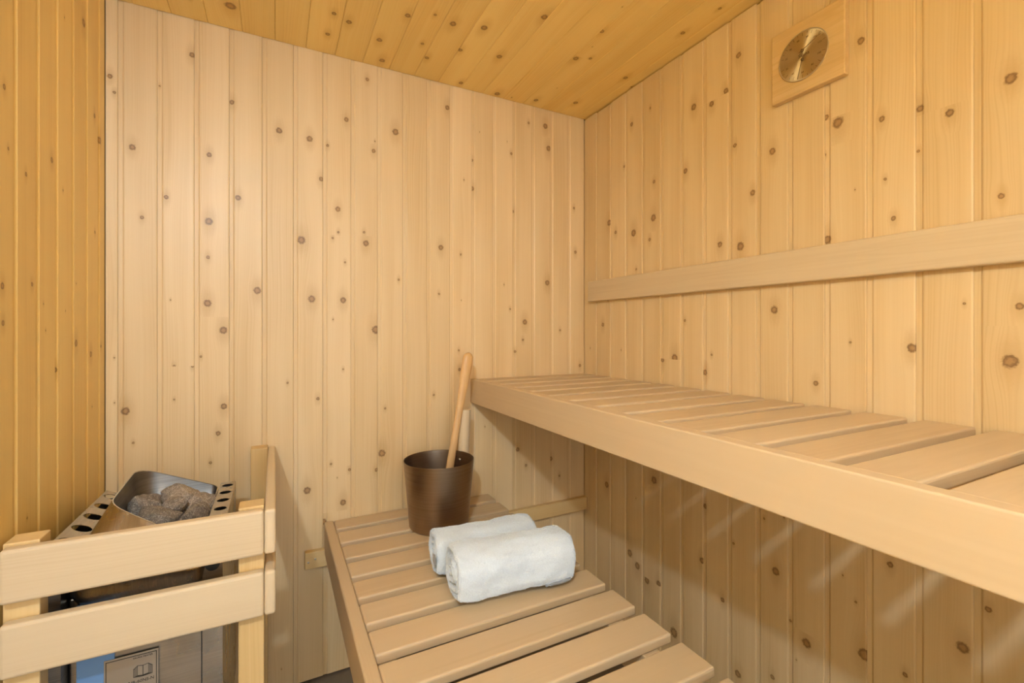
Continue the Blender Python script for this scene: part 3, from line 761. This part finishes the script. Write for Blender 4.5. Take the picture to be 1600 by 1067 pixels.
# ---------------------------------------------------------------- rolled towels
def towel(label, A, B, half_w, half_h, seed, hem_at):
    """rolled, slightly flattened towel lying from A to B on the slats"""
    A, B = Vector(A), Vector(B)
    ax = (B - A); L = ax.length; ang = math.atan2(ax.y, ax.x)
    t = empty('rolled_towel', ((A.x + B.x) / 2, (A.y + B.y) / 2, LZ), (0, 0, ang))
    tag(t, label, 'towel', 'rolled towels on the low bench')
    NS, NA = 120, 160
    off = Vector((seed * 5.1, seed * 2.3, seed))
    def section(th, s):
        # th = 0 points to -y (camera side), pi/2 up
        c, sn = math.cos(th), math.sin(th)
        e = 0.80
        y = -math.copysign(abs(c) ** e, c) * half_w
        z = math.copysign(abs(sn) ** (e if sn > 0 else 0.62), sn) * half_h
        # the loose end of the sheet ends low on the camera side: a step in the outline
        ph = (th - rad(-38)) % (2 * PI)
        lap = 0.006 * math.exp(-(ph / 0.30)) - 0.002
        k = 1.0 + lap / half_h + 0.03 * math.sin(2 * th + seed)
        return Vector((0, y * k, z * k))
    def pos(s, th, f=1.0):
        q = section(th, s) * f
        swell = 1.0 - 0.08 * (abs(2 * s - 1) ** 4) + 0.03 * math.sin(s * 7 + seed)
        q.y *= swell; q.z = q.z * swell
        x = (s - 0.5) * L
        n = noise.noise(Vector((x * 14, q.y * 22, q.z * 22)) + off) * 0.006 + noise.noise(Vector((x * 45, q.y * 60, q.z * 60)) + off) * 0.0022
        n += noise.noise(Vector((x * 420, q.y * 420, q.z * 420)) + off) * 0.0010
        r = Vector((0, q.y, q.z)); r = r.normalized() if r.length > 1e-5 else Vector()
        q += r * n * f
        q.x = x
        q.z += half_h
        if q.z < 0.0015: q.z = 0.0015
        return q
    bm = bmesh.new()
    rings = []
    def cap_ring(end, f):
        out = []
        for i in range(NA):
            th = 2 * PI * i / NA
            q = pos(0.0 if end < 0 else 1.0, th, f)
            edge = max(0.0, (f - 0.80) / 0.20)
            rnd_ = 0.012 * math.sqrt(max(0.0, 1 - edge * edge))
            sp = 0.5 + 0.5 * math.sin(2 * PI * (f * 3.2) + th + seed)
            dent = 0.0 if f > 0.9 else -0.010 * (1 - sp ** 2) * min(1, (0.9 - f) / 0.1)
            wob = 0.006 * noise.noise(Vector((q.y * 30, q.z * 30, end * 9)) + off) * (1 - edge)
            q.x += end * (rnd_ + dent + wob - 0.004)
            out.append(q)
        return out
    fs = [0.02] + [0.06 + 0.02 * i for i in range(37)] + [0.83, 0.87, 0.91, 0.95, 0.98]
    for f in fs: rings.append(cap_ring(-1, f))
    for j in range(NS + 1):
        s = j / NS
        rings.append([pos(s, 2 * PI * i / NA) for i in range(NA)])
    # pull the first and last body ring on to the rounded cap
    for f in reversed(fs): rings.append(cap_ring(1, f))
    loft(bm, rings, True, True)
    me = from_bm('terry_roll', bm, True)
    mesh_obj('terry_roll', me, M['towel'], t)
    # short terry pile standing off the cloth
    r = random.Random(int(seed * 100))
    polys = [p_ for p_ in me.polygons if p_.center.z > 0.006]
    pv, pf = [], []
    wts = [p_.area for p_ in polys]
    for p_ in r.choices(polys, weights=wts, k=26000):
        vs_ = [me.vertices[i].co for i in p_.vertices]
        a, b = r.random(), r.random()
        c = vs_[0].lerp(vs_[1], a).lerp(vs_[-1].lerp(vs_[len(vs_) - 2], a), b)
        d = (p_.normal + Vector((r.uniform(-0.8, 0.8), r.uniform(-0.8, 0.8), r.uniform(-0.8, 0.8)))).normalized()
        sd = d.orthogonal().normalized(); sd.rotate(Matrix.Rotation(r.uniform(0, 6.28), 3, d))
        L_ = r.uniform(0.0014, 0.0030); n_ = len(pv)
        pv += [c - sd * 0.0005, c + sd * 0.0005, c + d * L_]
        pf.append((n_, n_ + 1, n_ + 2))
    pm = bpy.data.meshes.new('terry_pile'); pm.from_pydata(pv, [], pf)
    tag(mesh_obj('terry_pile', pm, M['towel'], t), kind='stuff')
    # grey woven hem
    if hem_at == 'front':
        bm = bmesh.new(); rr = []
        for j in range(41):
            s = 0.60 + 0.37 * j / 40
            ring = []
            for k in range(7):
                th = rad(-64 + 36 * k / 6 * min(1.0, 0.25 + 1.3 * (s - 0.60) / 0.37))
                q = pos(s, th); d = Vector((0, q.y, q.z - half_h)).normalized()
                ring.append(q + d * 0.0045)
            for k in reversed(range(7)):
                th = rad(-64 + 36 * k / 6 * min(1.0, 0.25 + 1.3 * (s - 0.60) / 0.37))
                q = pos(s, th); d = Vector((0, q.y, q.z - half_h)).normalized()
                ring.append(q + d * 0.0005)
            rr.append([Vector((v.x, v.y, max(v.z, 0.0012))) for v in ring])
        loft(bm, rr, True, True)
        mesh_obj('hem', from_bm('hem', bm, True), M['hem'], t)
    else:
        bm = bmesh.new(); rr = []
        for j in range(13):
            f = 0.52 + 0.40 * j / 12
            ring = []
            for dx in (-0.004, -0.0015):
                seq = range(7) if dx == -0.004 else reversed(range(7))
                for k in seq:
                    th = rad(-8 + 22 * k / 6)
                    q = pos(0.0, th, f); q.x += dx - 0.0085
                    ring.append(q)
            rr.append(ring)
        loft(bm, rr, True, True)
        mesh_obj('hem', from_bm('hem', bm, True), M['hem'], t)
    return t
towel('rolled white towel in front, grey hem along its lower edge', (0.366, 1.004, LZ), (0.644, 0.976, LZ), 0.066, 0.060, 1.0, 'front')
towel('rolled white towel behind, nearer to the bucket', (0.362, 1.130, LZ), (0.622, 1.104, LZ), 0.058, 0.052, 2.6, 'end')

# ---------------------------------------------------------------- thermometer on the right wall
th_ = empty('sauna_thermometer', (XR, 0.666, 1.777))
tag(th_, 'square wooden sauna thermometer with a round metal dial on the wall', 'thermometer')
def tpart(name, me, mat, parent=None):
    o = mesh_obj(name, me, mat, parent or th_)
    if parent is None: o.matrix_parent_inverse = Matrix.Translation(th_.location).inverted()
    return o
bd = timber('wooden_back', (XR - 0.0195, 0.579, 1.690), (XR - 0.0005, 0.752, 1.866), 'y', M['ash'], th_, 0.003)
bd.matrix_parent_inverse = Matrix.Translation(th_.location).inverted()
DC = Vector((XR - 0.0197, 0.6715, 1.778)); DR = 0.0585
DROT = Matrix(((0, 0, -1), (-1, 0, 0), (0, 1, 0)))   # dial x -> -Y (viewer's right), dial y -> Z, dial z -> -X
def dial_part(name, me, mat, parent=None, lift=0.0):
    o = bpy.data.objects.new(name, me)
    if len(me.materials) == 0: me.materials.append(mat)
    link(o, parent or th_)
    if parent is None:
        o.matrix_parent_inverse = Matrix.Translation(th_.location).inverted()
        o.location = DC; o.rotation_euler = DROT.to_euler()
    else:
        o.location = (0, 0, lift)
    return o
bm = bmesh.new(); lathe(bm, [(0.0003, 0.0022), (DR - 0.003, 0.0022), (DR - 0.001, 0.0018), (DR, 0.0)], 96)
dial = dial_part('dial', from_bm('dial', bm), M['dial'])
bm = bmesh.new(); lathe(bm, [(DR, -0.0005), (DR + 0.0008, 0.0022), (DR - 0.0008, 0.0030), (DR - 0.0016, 0.0022)], 96)
dial_part('dial_ring', from_bm('dial_ring', bm, True), M['dial'])
def ray_box(bm, c, a, r0, r1, w, z0, z1):
    d = Vector((math.cos(a), math.sin(a))); n = Vector((-d.y, d.x)) * w / 2; c = Vector(c)
    p = [c + d * r0 - n, c + d * r1 - n, c + d * r1 + n, c + d * r0 + n]
    loft(bm, [[(q.x, q.y, z) for q in p] for z in (z0, z1)], True, True)
bm = bmesh.new()
for i in range(13):
    a = rad(15 + 150 * i / 12); ray_box(bm, (0, 0), a, DR * (0.80 if i % 2 == 0 else 0.86), DR * 0.93, 0.0007, 0.0022, 0.0024)
    a = rad(195 + 150 * i / 12); ray_box(bm, (0, 0), a, DR * (0.80 if i % 2 == 0 else 0.86), DR * 0.93, 0.0007, 0.0022, 0.0024)
tag(dial_part('scale_marks', from_bm('scale_marks', bm), M['brown_ink'], dial), kind='stuff')
for i, tx in enumerate(('20', '40', '60', '80', '100', '120')):
    a = rad(165 - 30 * i); me = text_mesh(tx, 0.0062, M['brown_ink'], 'numeral', 0.0001)
    o = dial_part('numeral', me, None, dial, 0.0024); o.location = (math.cos(a) * DR * 0.70, math.sin(a) * DR * 0.70, 0.0024)
    if i < 5:
        a = rad(201 + 34.5 * i); me = text_mesh(('20', '40', '60', '80', '100')[i], 0.0062, M['brown_ink'], 'numeral', 0.0001)
        o = dial_part('numeral', me, None, dial, 0.0024); o.location = (math.cos(a) * DR * 0.70, math.sin(a) * DR * 0.70, 0.0024)
o = dial_part('lettering', text_mesh('Sauna', 0.0115, M['brown_ink'], 'lettering', 0.0001), None, dial, 0.0024); o.location = (0.003, 0.0005, 0.0024)
for sy, ang, ln in ((0.0115, 21, 0.046), (-0.0105, -104, 0.044)):
    bm = bmesh.new()
    lathe(bm, [(0.0001, 0.0062), (0.0028, 0.006), (0.0034, 0.0045), (0.0034, 0.0022)], 20)
    a = rad(ang); ray_box(bm, (0, 0), a, -0.008, ln, 0.0011, 0.0046, 0.0052)
    for v in bm.verts: v.co.y += sy
    dial_part('needle', from_bm('needle', bm), M['brown_ink'], dial)
